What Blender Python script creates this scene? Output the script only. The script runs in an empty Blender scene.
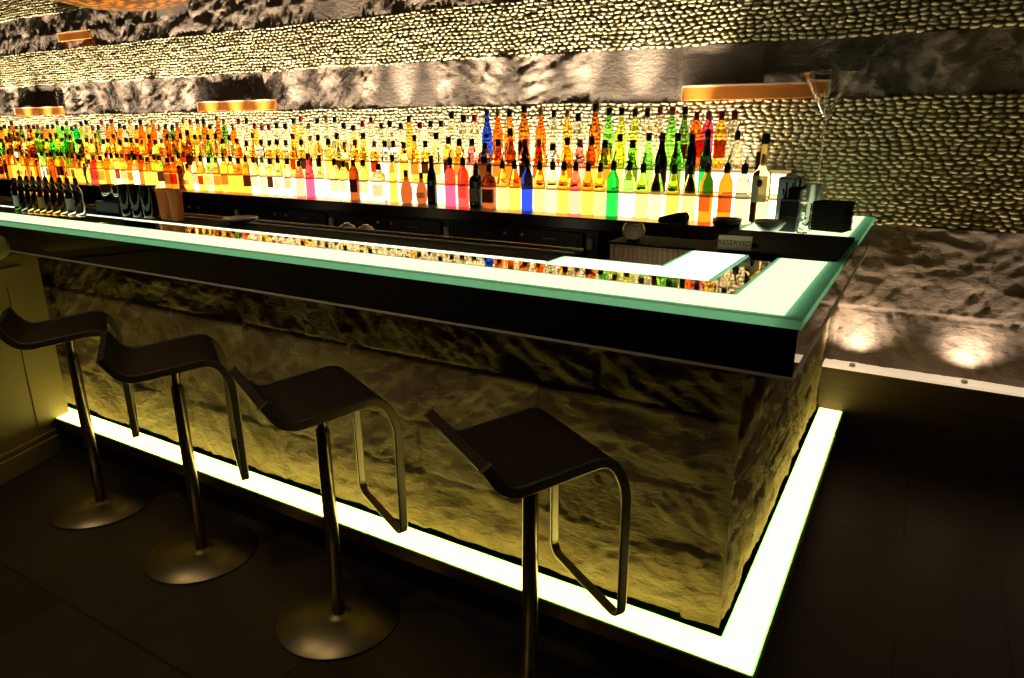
import bpy, math, random
import numpy as np
from mathutils import Vector, Matrix, noise
from math import sin, cos, pi, radians

random.seed(7)
S = bpy.context.scene
COL = S.collection
S.view_settings.view_transform = 'Standard'
S.view_settings.look = 'None'
S.view_settings.gamma = 1.0
S.view_settings.use_curve_mapping = False
S.view_settings.exposure = 0.0

# ------------------------------------------------------------------ materials
MATS = {}

def sock(b, *names):
    for n in names:
        if n in b.inputs:
            return b.inputs[n]

def mat(name, col=(0.5, 0.5, 0.5), rough=0.5, metal=0.0, trans=0.0, ior=1.45, emit=None, estr=0.0, spec=0.5, coat=0.0):
    if name in MATS:
        return MATS[name]
    m = bpy.data.materials.new(name)
    m.use_nodes = True
    b = m.node_tree.nodes['Principled BSDF']
    b.inputs['Base Color'].default_value = (*col, 1)
    b.inputs['Roughness'].default_value = rough
    b.inputs['Metallic'].default_value = metal
    b.inputs['IOR'].default_value = ior
    sock(b, 'Transmission Weight', 'Transmission').default_value = trans
    sock(b, 'Specular IOR Level', 'Specular').default_value = spec
    sock(b, 'Coat Weight', 'Clearcoat').default_value = coat
    if emit:
        sock(b, 'Emission Color', 'Emission').default_value = (*emit, 1)
        b.inputs['Emission Strength'].default_value = estr
    MATS[name] = m
    return m

def nodes(m):
    nt = m.node_tree
    return nt, nt.nodes, nt.links, nt.nodes['Principled BSDF']

def noise_mix(m, stops, scale=6.0, detail=8.0, rough=0.6, stretch=(1, 1, 1), bump=0.0, bump_scale=None, bump_dist=0.01, dist=0.0, ridged=False):
    """colour ramp over object-space noise, plus bump"""
    nt, N, L, b = nodes(m)
    tc = N.new('ShaderNodeTexCoord')
    mp = N.new('ShaderNodeMapping')
    mp.inputs['Scale'].default_value = stretch
    L.new(tc.outputs['Object'], mp.inputs['Vector'])
    nz = N.new('ShaderNodeTexNoise')
    nz.inputs['Scale'].default_value = scale
    nz.inputs['Detail'].default_value = detail
    nz.inputs['Roughness'].default_value = rough
    nz.inputs['Distortion'].default_value = dist
    L.new(mp.outputs['Vector'], nz.inputs['Vector'])
    cr = N.new('ShaderNodeValToRGB')
    el = cr.color_ramp.elements
    while len(el) < len(stops):
        el.new(0.5)
    for e, (p, c) in zip(el, stops):
        e.position = p
        e.color = (*c, 1)
    L.new(nz.outputs['Fac'], cr.inputs['Fac'])
    L.new(cr.outputs['Color'], b.inputs['Base Color'])
    if bump:
        n2 = N.new('ShaderNodeTexNoise')
        n2.inputs['Scale'].default_value = bump_scale or scale * 4
        n2.inputs['Detail'].default_value = 10
        n2.inputs['Roughness'].default_value = 0.72
        if ridged:
            n2.noise_type = 'RIDGED_MULTIFRACTAL'
            n2.inputs['Distortion'].default_value = 0.35
            m2 = N.new('ShaderNodeMapping')
            m2.inputs['Rotation'].default_value = (0, 0.45, 0.45)
            m2.inputs['Scale'].default_value = (1, 1, 2.6)
            L.new(tc.outputs['Object'], m2.inputs['Vector'])
            L.new(m2.outputs['Vector'], n2.inputs['Vector'])
        else:
            L.new(mp.outputs['Vector'], n2.inputs['Vector'])
        bp = N.new('ShaderNodeBump')
        bp.inputs['Strength'].default_value = bump
        bp.inputs['Distance'].default_value = bump_dist
        L.new(n2.outputs['Fac'], bp.inputs['Height'])
        L.new(bp.outputs['Normal'], b.inputs['Normal'])
    return m

# stone of the bar front: split slate, olive brown
M_SLATE = noise_mix(mat('bar_slate', rough=0.75, spec=0.25),
    [(0.25, (0.13, 0.11, 0.05)), (0.45, (0.36, 0.28, 0.12)), (0.6, (0.48, 0.41, 0.22)), (0.78, (0.40, 0.24, 0.09))],
    scale=3.2, stretch=(1, 1, 2.2), bump=1.0, bump_scale=38, bump_dist=0.02, dist=0.6)
M_STONE = noise_mix(mat('wall_slate', rough=0.7, spec=0.3),
    [(0.25, (0.11, 0.08, 0.06)), (0.5, (0.24, 0.18, 0.135)), (0.72, (0.33, 0.25, 0.18))],
    scale=3.0, stretch=(1, 1, 1.6), bump=0.9, bump_scale=34, bump_dist=0.012, dist=0.5)
M_PEBBLE = noise_mix(mat('pebble', rough=0.42, spec=0.5),
    [(0.3, (0.46, 0.39, 0.19)), (0.6, (0.66, 0.57, 0.32))], scale=9.0, detail=2)
M_GROUT = mat('grout', (0.19, 0.14, 0.07), 0.9)
M_FLOOR = mat('floor_tile', (0.04, 0.03, 0.02), 0.45, spec=0.4)
M_CEIL = mat('dark_ceiling', (0.05, 0.04, 0.03), 0.9)
M_ROOM = mat('dark_room_wall', (0.06, 0.045, 0.03), 0.85)
M_WAINSCOT = noise_mix(mat('wainscot_paint', rough=0.55, spec=0.4),
    [(0.3, (0.31, 0.26, 0.12)), (0.7, (0.37, 0.31, 0.15))], scale=2.0)
M_BLACKGLASS = mat('black_glass', (0.004, 0.004, 0.004), 0.03, spec=0.75, coat=0.6)
M_BLACK = mat('black_laminate', (0.012, 0.010, 0.008), 0.4)
M_RUBBER = mat('black_rubber', (0.008, 0.008, 0.008), 0.8, spec=0.08)
M_CHROME = mat('chrome', (0.75, 0.73, 0.68), 0.12, 1.0)
M_STEEL = mat('brushed_steel', (0.55, 0.53, 0.48), 0.32, 1.0)
M_DARKSTEEL = mat('dark_steel', (0.16, 0.145, 0.12), 0.34, 1.0)
M_MIRROR = mat('mirror_tray', (0.78, 0.74, 0.68), 0.03, 1.0)
M_BRONZE = mat('bronze', (0.22, 0.15, 0.08), 0.35, 1.0)
M_COPPER = mat('copper', (0.55, 0.18, 0.025), 0.35, 0.3)
M_COPPERLIP = mat('polished_copper', (0.98, 0.74, 0.46), 0.3, 0.4)
M_PLINTH = noise_mix(mat('plinth_wood', rough=0.5), [(0.3, (0.05, 0.032, 0.014)), (0.7, (0.085, 0.055, 0.025))], scale=4, stretch=(0.6, 1, 9))
M_LEDGE = mat('ledge_added_glow', (0.62, 0.54, 0.42), 0.45, emit=(1.0, 0.76, 0.48), estr=0.75)  # emission stands in for lamp light falling along the ledge top
M_LEATHER = noise_mix(mat('brown_black_leather', rough=0.5, spec=0.4), [(0.3, (0.026, 0.014, 0.010)), (0.7, (0.038, 0.021, 0.014))],
    scale=30, bump=0.25, bump_scale=240, bump_dist=0.001)
M_STOOLFRAME = mat('stool_frame', (0.30, 0.265, 0.20), 0.36, 1.0)
M_STOOLBASE = mat('stool_base', (0.30, 0.255, 0.14), 0.4, 1.0)
M_POST = mat('stool_post', (0.33, 0.29, 0.21), 0.27, 1.0)
M_WOODBIN = noise_mix(mat('ribbed_wood', rough=0.6), [(0.3, (0.30, 0.20, 0.12)), (0.7, (0.55, 0.40, 0.26))], scale=5, stretch=(12, 12, 0.5))
M_COUNTER = mat('counter_black', (0.016, 0.010, 0.006), 0.3)
M_DRAWER = mat('drawer_front', (0.014, 0.009, 0.006), 0.45)
M_KNOB = mat('knob_metal', (0.85, 0.8, 0.7), 0.3, 0.5)
M_PLATE = mat('lock_plate', (0.75, 0.68, 0.5), 0.5)
M_TREAD = mat('frosted_tread', (0.55, 0.42, 0.24), 0.35, emit=(1.0, 0.62, 0.22), estr=0.45)
M_WHITECER = mat('white_ceramic', (0.88, 0.87, 0.82), 0.2)
M_NAPKIN = mat('black_napkin', (0.013, 0.012, 0.010), 0.95, spec=0.1)
M_GREYBOX = mat('grey_metal_box', (0.20, 0.24, 0.28), 0.3, 0.6)
M_LABELCREAM = mat('label_cream', (0.72, 0.66, 0.48), 0.6)
M_LABELWHITE = mat('label_white', (0.80, 0.77, 0.70), 0.6)
M_LABELRED = mat('label_red', (0.55, 0.06, 0.03), 0.6)
M_LABELGOLD = mat('label_gold', (0.62, 0.40, 0.10), 0.5)
M_LABELDARK = mat('label_dark', (0.07, 0.03, 0.02), 0.6)
M_CAPBLACK = mat('cap_black', (0.012, 0.011, 0.010), 0.4)
M_CAPRED = mat('cap_red', (0.45, 0.02, 0.03), 0.4)
M_CAPPINK = mat('cap_pink', (0.75, 0.16, 0.2), 0.4)
M_CAPGOLD = mat('cap_gold', (0.75, 0.5, 0.12), 0.35, 0.8)
M_CAPBLUE = mat('cap_blue', (0.02, 0.08, 0.5), 0.4)
M_AMBERWOOD = mat('amber_wood', (0.45, 0.22, 0.06), 0.35)
M_TEXT = mat('engraved_dark', (0.05, 0.04, 0.03), 0.6)
M_SIGN = mat('sign_brushed_brass', (0.88, 0.72, 0.5), 0.5, 0.0)

def glow(name, col, strength, rough=0.15, spec=0.5):
    return mat(name, (0.7, 0.75, 0.65), rough, emit=col, estr=strength, spec=spec)
M_STRIP = glow('footlight_panel', (1.0, 0.80, 0.19), 5.0)
M_BARLIGHT = glow('bar_light_panel', (0.82, 1.0, 0.58), 1.25, rough=0.10)
M_BARLIGHT_IN = glow('inner_bar_light_panel', (0.86, 1.0, 0.68), 1.5, rough=0.12)
M_RISER = glow('riser_light_panel', (1.0, 0.82, 0.44), 3.8, rough=0.4)

def green_edge():
    m = mat('green_glass_edge', (0.16, 0.75, 0.46), 0.12)
    nt, N, L, b = nodes(m)
    tr = N.new('ShaderNodeBsdfTranslucent')
    tr.inputs['Color'].default_value = (0.50, 1.0, 0.80, 1)
    mx = N.new('ShaderNodeMixShader')
    mx.inputs['Fac'].default_value = 0.85
    L.new(b.outputs['BSDF'], mx.inputs[1])
    L.new(tr.outputs['BSDF'], mx.inputs[2])
    L.new(mx.outputs['Shader'], N['Material Output'].inputs['Surface'])
    return m
M_EDGE = green_edge()

def glass(name, col, ior=1.2, rough=0.0):
    return mat(name, col, rough, trans=1.0, ior=ior, spec=0.5)
G = {
    'clear': glass('glass_clear', (0.97, 0.97, 0.93)),
    'pale gold': glass('glass_pale_gold', (1.0, 0.84, 0.38)),
    'yellow': glass('glass_yellow', (1.0, 0.76, 0.22)),
    'gold': glass('glass_gold', (1.0, 0.54, 0.08)),
    'amber': glass('glass_amber', (0.95, 0.36, 0.05)),
    'brown': glass('glass_brown', (0.45, 0.12, 0.015)),
    'orange': glass('glass_orange', (1.0, 0.16, 0.01)),
    'red': glass('glass_red', (0.85, 0.05, 0.06)),
    'pink': glass('glass_pink', (1.0, 0.30, 0.28)),
    'magenta': glass('glass_magenta', (0.95, 0.06, 0.22)),
    'green': glass('glass_green', (0.20, 0.70, 0.10)),
    'emerald': glass('glass_emerald', (0.01, 0.36, 0.06)),
    'dark green': glass('glass_dark_green', (0.10, 0.24, 0.05)),
    'yellow green': glass('glass_yellow_green', (0.70, 0.85, 0.15)),
    'blue': glass('glass_blue', (0.012, 0.04, 0.62)),
    'black': mat('glass_black', (0.012, 0.007, 0.005), 0.08, spec=0.6),
    'grey': glass('glass_grey', (0.42, 0.42, 0.36)),
    'dark brown': glass('glass_dark_brown', (0.22, 0.05, 0.015)),
}
M_CLEARGLASS = glass('thin_clear_glass', (0.97, 0.98, 0.96), 1.3)
M_SMOKEGLASS = glass('smoke_glass', (0.10, 0.13, 0.11), 1.45)

def floor_nodes():
    nt, N, L, b = nodes(M_FLOOR)
    tc = N.new('ShaderNodeTexCoord')
    br = N.new('ShaderNodeTexBrick')
    br.inputs['Scale'].default_value = 1.0
    br.inputs['Brick Width'].default_value = 0.6
    br.inputs['Row Height'].default_value = 0.6
    br.inputs['Mortar Size'].default_value = 0.004
    br.offset = 0.5
    br.inputs['Color1'].default_value = (0.040, 0.029, 0.018, 1)
    br.inputs['Color2'].default_value = (0.055, 0.040, 0.025, 1)
    br.inputs['Mortar'].default_value = (0.012, 0.009, 0.006, 1)
    L.new(tc.outputs['Object'], br.inputs['Vector'])
    nz = N.new('ShaderNodeTexNoise')
    nz.inputs['Scale'].default_value = 4.0
    nz.inputs['Detail'].default_value = 8
    L.new(tc.outputs['Object'], nz.inputs['Vector'])
    mx = N.new('ShaderNodeMixRGB')
    mx.blend_type = 'MULTIPLY'
    mx.inputs['Fac'].default_value = 0.6
    L.new(br.outputs['Color'], mx.inputs[1])
    L.new(nz.outputs['Fac'], mx.inputs[2])
    L.new(mx.outputs['Color'], b.inputs['Base Color'])
    bp = N.new('ShaderNodeBump')
    bp.inputs['Strength'].default_value = 0.25
    bp.inputs['Distance'].default_value = 0.004
    L.new(nz.outputs['Fac'], bp.inputs['Height'])
    L.new(bp.outputs['Normal'], b.inputs['Normal'])
floor_nodes()

# ------------------------------------------------------------------ mesh tools
def dense(prof):
    # extra rings close to every profile corner keep the shading of thin glass walls true
    out = [prof[0]]
    for a, b in zip(prof, prof[1:]):
        for t in (0.04, 0.96, 1.0):
            out.append((a[0] + (b[0] - a[0]) * t, a[1] + (b[1] - a[1]) * t))
    return out

class MB:
    def __init__(self):
        self.v = []; self.f = []; self.sm = []
    def add(self, vs, fs, smooth=False):
        o = len(self.v)
        self.v += [tuple(p) for p in vs]
        self.f += [tuple(i + o for i in f) for f in fs]
        self.sm += [smooth] * len(fs)
        return self
    def box(self, a, b):
        x0, y0, z0 = a; x1, y1, z1 = b
        vs = [(x0, y0, z0), (x1, y0, z0), (x1, y1, z0), (x0, y1, z0), (x0, y0, z1), (x1, y0, z1), (x1, y1, z1), (x0, y1, z1)]
        fs = [(0, 3, 2, 1), (4, 5, 6, 7), (0, 1, 5, 4), (1, 2, 6, 5), (2, 3, 7, 6), (3, 0, 4, 7)]
        return self.add(vs, fs)
    def prism(self, pts, z0, z1):
        """extrude a CCW polygon in xy"""
        n = len(pts)
        vs = [(x, y, z0) for x, y in pts] + [(x, y, z1) for x, y in pts]
        fs = [tuple(reversed(range(n))), tuple(range(n, 2 * n))]
        fs += [(i, (i + 1) % n, n + (i + 1) % n, n + i) for i in range(n)]
        return self.add(vs, fs)
    def lathe(self, prof, seg=20, c=(0, 0, 0), sq=None, smooth=True, cap=True):
        """prof: list of (r, z). sq: superellipse exponent (None: round)"""
        vs = []; fs = []
        for r, z in prof:
            for k in range(seg):
                a = 2 * pi * k / seg
                ca, sa = cos(a), sin(a)
                if sq and r > 0:
                    rr = r / (abs(ca) ** sq + abs(sa) ** sq) ** (1 / sq)
                else:
                    rr = r
                vs.append((c[0] + rr * ca, c[1] + rr * sa, c[2] + z))
        n = len(prof)
        for i in range(n - 1):
            for k in range(seg):
                k2 = (k + 1) % seg
                fs.append((i * seg + k, i * seg + k2, (i + 1) * seg + k2, (i + 1) * seg + k))
        if cap:
            fs.append(tuple(reversed(range(seg))))
            fs.append(tuple((n - 1) * seg + k for k in range(seg)))
        return self.add(vs, fs, smooth)
    def tube(self, path, r, seg=10, closed=False):
        P = [Vector(p) for p in path]
        n = len(P)
        vs = []; fs = []
        up = Vector((0, 0, 1))
        prev = None
        for i, p in enumerate(P):
            a = P[i - 1] if (i > 0 or closed) else P[0]
            b = P[(i + 1) % n] if (i < n - 1 or closed) else P[-1]
            t = (b - a).normalized()
            if prev is None:
                u = t.cross(up)
                if u.length < 1e-3:
                    u = t.cross(Vector((1, 0, 0)))
            else:
                u = prev - t * prev.dot(t)
            u.normalize(); prev = u
            w = t.cross(u)
            rr = r[i] if isinstance(r, (list, tuple)) else r
            for k in range(seg):
                an = 2 * pi * k / seg
                vs.append(p + (u * cos(an) + w * sin(an)) * rr)
        m = n if closed else n - 1
        for i in range(m):
            j = (i + 1) % n
            for k in range(seg):
                k2 = (k + 1) % seg
                fs.append((i * seg + k, i * seg + k2, j * seg + k2, j * seg + k))
        if not closed:
            fs.append(tuple(reversed(range(seg))))
            fs.append(tuple((n - 1) * seg + k for k in range(seg)))
        return self.add(vs, fs, True)
    def mesh(self, name):
        me = bpy.data.meshes.new(name)
        me.from_pydata(self.v, [], self.f)
        me.polygons.foreach_set('use_smooth', self.sm)
        me.update()
        return me
    def build(self, name, material, parent=None, bevel=0.0, autosmooth=False):
        me = self.mesh(name)
        o = bpy.data.objects.new(name, me)
        COL.objects.link(o)
        me.materials.append(material)
        if parent:
            o.parent = parent
        if bevel:
            md = o.modifiers.new('Bevel', 'BEVEL')
            md.width = bevel; md.segments = 2; md.limit_method = 'ANGLE'
        return o

def tag(o, label=None, cat=None, group=None, kind=None):
    if label: o['label'] = label
    if cat: o['category'] = cat
    if group: o['group'] = group
    if kind: o['kind'] = kind
    return o

def thing(name, label, cat, loc=(0, 0, 0), rz=0.0, group=None):
    o = bpy.data.objects.new(name, None)
    o.empty_display_size = 0.05
    COL.objects.link(o)
    o.location = loc
    o.rotation_euler = (0, 0, rz)
    return tag(o, label, cat, group)

def struct(o, label=None):
    o['kind'] = 'structure'
    if label: o['label'] = label
    return o

def copy_tree(src, parent=None):
    c = src.copy()
    COL.objects.link(c)
    if parent: c.parent = parent
    for ch in list(src.children):
        copy_tree(ch, c)
    return c

def arc(c, r, a0, a1, n):
    return [(c[0] + r * cos(a0 + (a1 - a0) * i / n), c[1] + r * sin(a0 + (a1 - a0) * i / n)) for i in range(n + 1)]

def fillet(pts, radii, n=7):
    """round the corners of an open 2D polyline"""
    out = [Vector(pts[0])]
    for i in range(1, len(pts) - 1):
        p0, p1, p2 = Vector(pts[i - 1]), Vector(pts[i]), Vector(pts[i + 1])
        d = min(radii[i], (p1 - p0).length * 0.49, (p2 - p1).length * 0.49)
        a = p1 + (p0 - p1).normalized() * d
        b = p1 + (p2 - p1).normalized() * d
        for k in range(n + 1):
            t = k / n
            out.append(a * (1 - t) ** 2 + p1 * 2 * t * (1 - t) + b * t ** 2)
    out.append(Vector(pts[-1]))
    return out

# ------------------------------------------------------------------ split-stone panels
def stone_blocks(x0, x1, z0, z1, courses, bw, seed):
    """list of (xa, xb, za, zb, depth, seed)"""
    rnd = random.Random(seed)
    bl = []
    for i in range(len(courses) - 1):
        za, zb = courses[i], courses[i + 1]
        x = x0 - rnd.uniform(0, bw[0] * 0.8)
        while x < x1:
            w = rnd.uniform(*bw)
            bl.append((x, x + w, za, zb, rnd.uniform(-0.006, 0.008), rnd.uniform(0, 100), rnd.random()))
            x += w
    return bl

def stone_panel(x0, x1, z0, z1, courses, bw, seed, step, amp, smooth_share=0.15, dep=0.6):
    """grid in (u, w) with outward displacement d; returns verts builder arrays"""
    bl = stone_blocks(x0, x1, z0, z1, courses, bw, seed)
    rows = {}
    for b in bl:
        rows.setdefault((b[2], b[3]), []).append(b)
    nx = max(2, int((x1 - x0) / step)); nz = max(2, int((z1 - z0) / step))
    pts = []
    for j in range(nz + 1):
        z = z0 + (z1 - z0) * j / nz
        row = None
        for k in rows:
            if k[0] - 1e-6 <= z <= k[1] + 1e-6:
                row = rows[k]; break
        bi = 0
        for i in range(nx + 1):
            x = x0 + (x1 - x0) * i / nx
            while bi < len(row) - 1 and x > row[bi][1]:
                bi += 1
            b = row[bi]
            a = amp * (0.12 if b[6] < smooth_share else 1.0)
            s = b[5]
            th = s
            cx, sx = cos(th * 0.05 - 0.35), sin(th * 0.05 - 0.35)
            u, w = x * cx + z * sx, -x * sx + z * cx
            q = Vector((u * 2.4 + s, w * 4.6, s))
            h = 2.6 * noise.fractal(q, 0.85, 2.15, 6)
            fl = math.floor(h); fr = h - fl
            tt = min(1.0, max(0.0, (fr - 0.72) / 0.28)); ter = fl + 0.30 * fr + 0.70 * tt * tt * (3 - 2 * tt)
            fine = noise.fractal(Vector((u * 14 + s, w * 30, s)), 0.7, 2.2, 5)
            mid = noise.fractal(Vector((u * 5 + s, w * 11, s + 3)), 0.8, 2.2, 4)
            d = b[4] * dep + a * (0.42 * ter + 0.62 * mid + 0.42 * fine)
            e = min(x - b[0], b[1] - x, z - b[2] + 0.002, b[3] - z + 0.002)
            if e < 0.009:
                d -= 0.006 * (1 - max(e, 0) / 0.009)
            pts.append((x, z, d))
    fs = []
    for j in range(nz):
        for i in range(nx):
            a = j * (nx + 1) + i
            fs.append((a, a + 1, a + nx + 2, a + nx + 1))
    return pts, fs

# ------------------------------------------------------------------ room shell
WY = 2.09        # face of the back wall
fl = MB().box((-9.5, -4.2, -0.1), (3.0, 2.6, 0.0)).build('floor', M_FLOOR); struct(fl)
ce = MB().box((-9.5, -4.2, 3.0), (3.0, 2.6, 3.1)).build('ceiling', M_CEIL); struct(ce)
wr = MB().box((3.0, -4.2, 0.0), (3.1, 2.6, 3.0)).build('wall_right', M_ROOM); struct(wr)
wf = MB().box((-9.5, -4.3, 0.0), (3.0, -4.2, 3.0)).build('wall_front', M_ROOM); struct(wf)
wl = MB().box((-9.6, -4.2, 0.0), (-9.5, 2.6, 3.0)).build('wall_left', M_ROOM); struct(wl)

wb = MB().box((-9.5, WY + 0.03, 0.0), (3.0, 2.6, 3.0)).build('wall_back', M_GROUT); struct(wb)

def wall_stone(name, x0, x1, z0, z1, courses, bw, seed, step=0.014, amp=0.026, ss=0.15):
    pts, fs = stone_panel(x0, x1, z0, z1, courses, bw, seed, step, amp, ss)
    mb = MB()
    mb.add([(x, WY + 0.006 - d, z) for x, z, d in pts], fs, True)
    return mb.build(name, M_STONE, wb)

def wall_pebbles(name, x0, x1, z0, z1, px, pz, seed):
    rnd = random.Random(seed)
    mb = MB()
    vs = []; fs = []
    nrow = int((z1 - z0) / pz)
    seg = 8
    for j in range(nrow):
        z = z0 + (j + 0.5) * (z1 - z0) / nrow
        x = x0 + rnd.uniform(0, px)
        while x < x1:
            w = px * rnd.uniform(0.78, 1.22)
            cx = x + w / 2; cz = z + rnd.uniform(-0.22, 0.22) * pz + 0.004 * sin(cx * 7)
            rx = w * 0.475; rz = pz * rnd.uniform(0.43, 0.52); rd = rnd.uniform(0.008, 0.013)
            tilt = rnd.uniform(-0.22, 0.22)
            ct, st = cos(tilt), sin(tilt)
            o = len(vs)
            for rr, dd in ((1.0, 0.0), (0.86, 0.55), (0.5, 0.9)):
                for k in range(seg):
                    a = 2 * pi * k / seg
                    ex, ez = rx * rr * cos(a), rz * rr * sin(a)
                    vs.append((cx + ex * ct - ez * st, WY + 0.012 - rd * dd * 1.25, cz + ex * st + ez * ct))
            vs.append((cx, WY + 0.012 - rd * 1.25, cz))
            for i in range(2):
                for k in range(seg):
                    k2 = (k + 1) % seg
                    fs.append((o + i * seg + k, o + i * seg + k2, o + (i + 1) * seg + k2, o + (i + 1) * seg + k))
            for k in range(seg):
                fs.append((o + 2 * seg + k, o + 2 * seg + (k + 1) % seg, o + 3 * seg))
            x += w
    mb.add(vs, fs, True)
    o = mb.build(name, M_PEBBLE, wb)
    bk = MB().box((x0, WY + 0.010, z0), (x1, WY + 0.03, z1)).build('pebble_mortar', M_GROUT, wb)
    return o

ZB, ZC, ZD, ZE, ZF = 1.07, 1.632, 1.885, 2.175, 2.455
wall_stone('stone_course', -0.62, 3.0, 0.36, ZB, [0.30, 0.672, 0.81, ZB + 0.05], (0.45, 0.85), 5, step=0.011, amp=0.012, ss=0.0)
wall_pebbles('pebble_band', -9.5, 3.0, ZB, ZC, 0.041, 0.0192, 1)
wall_stone('stone_course', -9.5, 3.0, ZC, ZD, [ZC - 0.05, ZD + 0.05], (0.32, 0.62), 12, step=0.012, amp=0.014, ss=0.10)
wall_pebbles('pebble_band', -9.5, 3.0, ZD, ZE, 0.041, 0.0192, 2)
wall_stone('stone_course', -9.5, 3.0, ZE, ZF, [ZE - 0.05, 2.31, ZF + 0.05], (0.3, 0.6), 21, amp=0.017, ss=0.05)
wall_pebbles('pebble_band', -9.5, 3.0, ZF, 2.74, 0.041, 0.0192, 3)
wall_stone('stone_course', -9.5, 3.0, 2.74, 3.0, [2.70, 3.05], (0.3, 0.6), 31, step=0.03)

# plinth with a pale ledge carrying the wall uplights
pl = MB().box((-0.1325, 2.00, 0.0), (3.0, WY + 0.02, 0.385)).build('trim_1', M_PLINTH); struct(pl)
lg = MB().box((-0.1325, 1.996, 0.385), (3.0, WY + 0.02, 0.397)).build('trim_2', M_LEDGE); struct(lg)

# low panelled wall at the left end of the bar, set at an angle
XW = -3.50
ww = MB().box((-2.0, -4.2, 0.0), (0.0, 0.10, 0.970)).build('trim_3', M_WAINSCOT); struct(ww)
ww.location = (-3.272, -0.004, 0.0); ww.rotation_euler = (0, 0, radians(19))
def wain():
    m = MB()
    m.box((0.0, -4.2, 0.845), (0.012, 0.0, 0.925))
    m.box((0.0, -0.085, 0.16), (0.006, 0.0, 0.845))
    m.build('panel_frame', M_WAINSCOT, ww, bevel=0.004)
    b = MB()
    b.box((0.0, -4.2, 0.0), (0.02, 0.0, 0.10))
    b.box((0.0, -4.2, 0.10), (0.013, 0.0, 0.13))
    b.build('skirting', M_WAINSCOT, ww, bevel=0.006)
    prof = [(-0.02, 0.9705), (0.015, 0.9705)] + arc((0.017, 1.023), 0.0525, -pi / 2, pi / 2, 12) + [(-0.02, 1.0755)]
    c = MB(); n = len(prof)
    vs = []
    ends = [(-4.2, 1.0), (-0.105, 1.0), (-0.082, 0.9), (-0.072, 0.6)]
    for y, k in ends:
        vs += [(-0.02 + (x + 0.02) * k, y, 1.023 + (z - 1.023) * k) for x, z in prof]
    fs = []
    for e in range(len(ends) - 1):
        fs += [(e * n + i, e * n + i + 1, (e + 1) * n + i + 1, (e + 1) * n + i) for i in range(n - 1)]
    fs += [tuple(range(n)), tuple(reversed(range((len(ends) - 1) * n, len(ends) * n)))]
    c.add(vs, fs, True)
    c.build('rounded_cap', M_WAINSCOT, ww)
wain()

# ------------------------------------------------------------------ the bar
XL = -5.6
bar = thing('bar_counter', 'L-shaped slate bar counter with black glass fascia and glowing green glass top', 'bar counter')
BX, BY = -0.133, 0.133          # faces of the stone body

def bar_stone():
    pts, fs = stone_panel(XW - 0.0, BX, 0.187, 0.985, [0.15, 0.40, 0.58, 0.80, 1.02], (0.45, 0.95), 3, 0.0080, 0.010, 0.0, 0.12)
    m = MB()
    def fade(x):  # keep the arris straight at the corner
        return min(1.0, max(0.0, (BX - x) / 0.05))
    m.add([(x, BY - d * fade(x), z) for x, z, d in pts], fs, True)
    m.build('slate_front', M_SLATE, bar)
    pts, fs = stone_panel(BY, WY - 0.03, 0.187, 0.985, [0.15, 0.40, 0.58, 0.80, 1.02], (0.4, 0.8), 9, 0.0085, 0.011, 0.0, 0.12)
    m = MB()
    m.add([(BX + d * min(1, max(0, (y - BY) / 0.05)), y, z) for y, z, d in pts], fs, True)
    m.build('slate_end', M_SLATE, bar)
bar_stone()
c = MB()
c.box((XL, BY + 0.03, 0.02), (BX - 0.03, 0.45, 1.06))
c.box((XL, 0.45, 0.02), (-0.80, 0.62, 1.06))
c.box((-0.455, 0.45, 0.02), (BX - 0.03, 1.99, 1.06))
c.build('carcass', M_BLACK, bar)
f = MB()
f.prism([(XL, 0.007), (-0.007, 0.007), (-0.007, 2.03), (-0.16, 2.03), (-0.16, 0.16), (XL, 0.16)], 0.981, 1.0925)
f.build('fascia', M_BLACKGLASS, bar)
t = MB()
t.box((XL, 0.003, 0.977), (-0.003, 0.010, 0.983))
t.box((-0.010, 0.010, 0.977), (-0.003, 2.03, 0.983))
t.build('fascia_trim', mat('satin_trim', (0.95, 0.92, 0.84), 0.4, 0.0), bar)
# base under the glass
ZG, ZT = 1.093, 1.113
# glowing panels: (x0,y0,x1,y1)
m = MB()
m.prism([(XL, 0.030), (-0.042, 0.030), (-0.042, 0.75), (-0.177, 0.75), (-0.177, 0.170), (XL, 0.170)], ZG + 0.001, ZT)
m.build('outer_light_panel', M_BARLIGHT, bar)
m = MB()
m.prism([(-0.775, 0.3205), (-0.285, 0.3205), (-0.285, 0.75), (-0.450, 0.75), (-0.450, 0.440), (-0.775, 0.440)], ZG + 0.001, ZT)
m.box((XL, 0.326, ZG + 0.001), (-0.790, 0.343, ZT))
m.build('inner_light_panel', M_BARLIGHT_IN, bar)
m = MB()
m.box((-0.430, 1.25, ZG + 0.001), (-0.042, 2.03, ZT))
m.build('rear_light_panel', M_BARLIGHT, bar)

# green glass borders (hollow, open toward the panel)
def edge(mb, x0, y0, x1, y1, open_side, z0=ZG, z1=ZT):
    vs = [(x0, y0, z0), (x1, y0, z0), (x1, y1, z0), (x0, y1, z0), (x0, y0, z1), (x1, y0, z1), (x1, y1, z1), (x0, y1, z1)]
    fs = {'b': (0, 3, 2, 1), 't': (4, 5, 6, 7), '-y': (0, 1, 5, 4), '+x': (1, 2, 6, 5), '+y': (2, 3, 7, 6), '-x': (3, 0, 4, 7)}
    mb.add(vs, [q for k, q in fs.items() if k not in open_side])
m = MB()
edge(m, XL, 0.0, 0.0, 0.030, ('+y', '+x'))
edge(m, -0.042, 0.0, 0.0, 0.030, ('-x', '+y', '-y', 'b', 't'))
edge(m, -0.042, 0.030, 0.0, 2.03, ('-x', '-y'))
m.build('outer_glass_edge', M_EDGE, bar)
m = MB()
edge(m, XL, 0.170, -0.187, 0.180, ('-y', '+x'))
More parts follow.
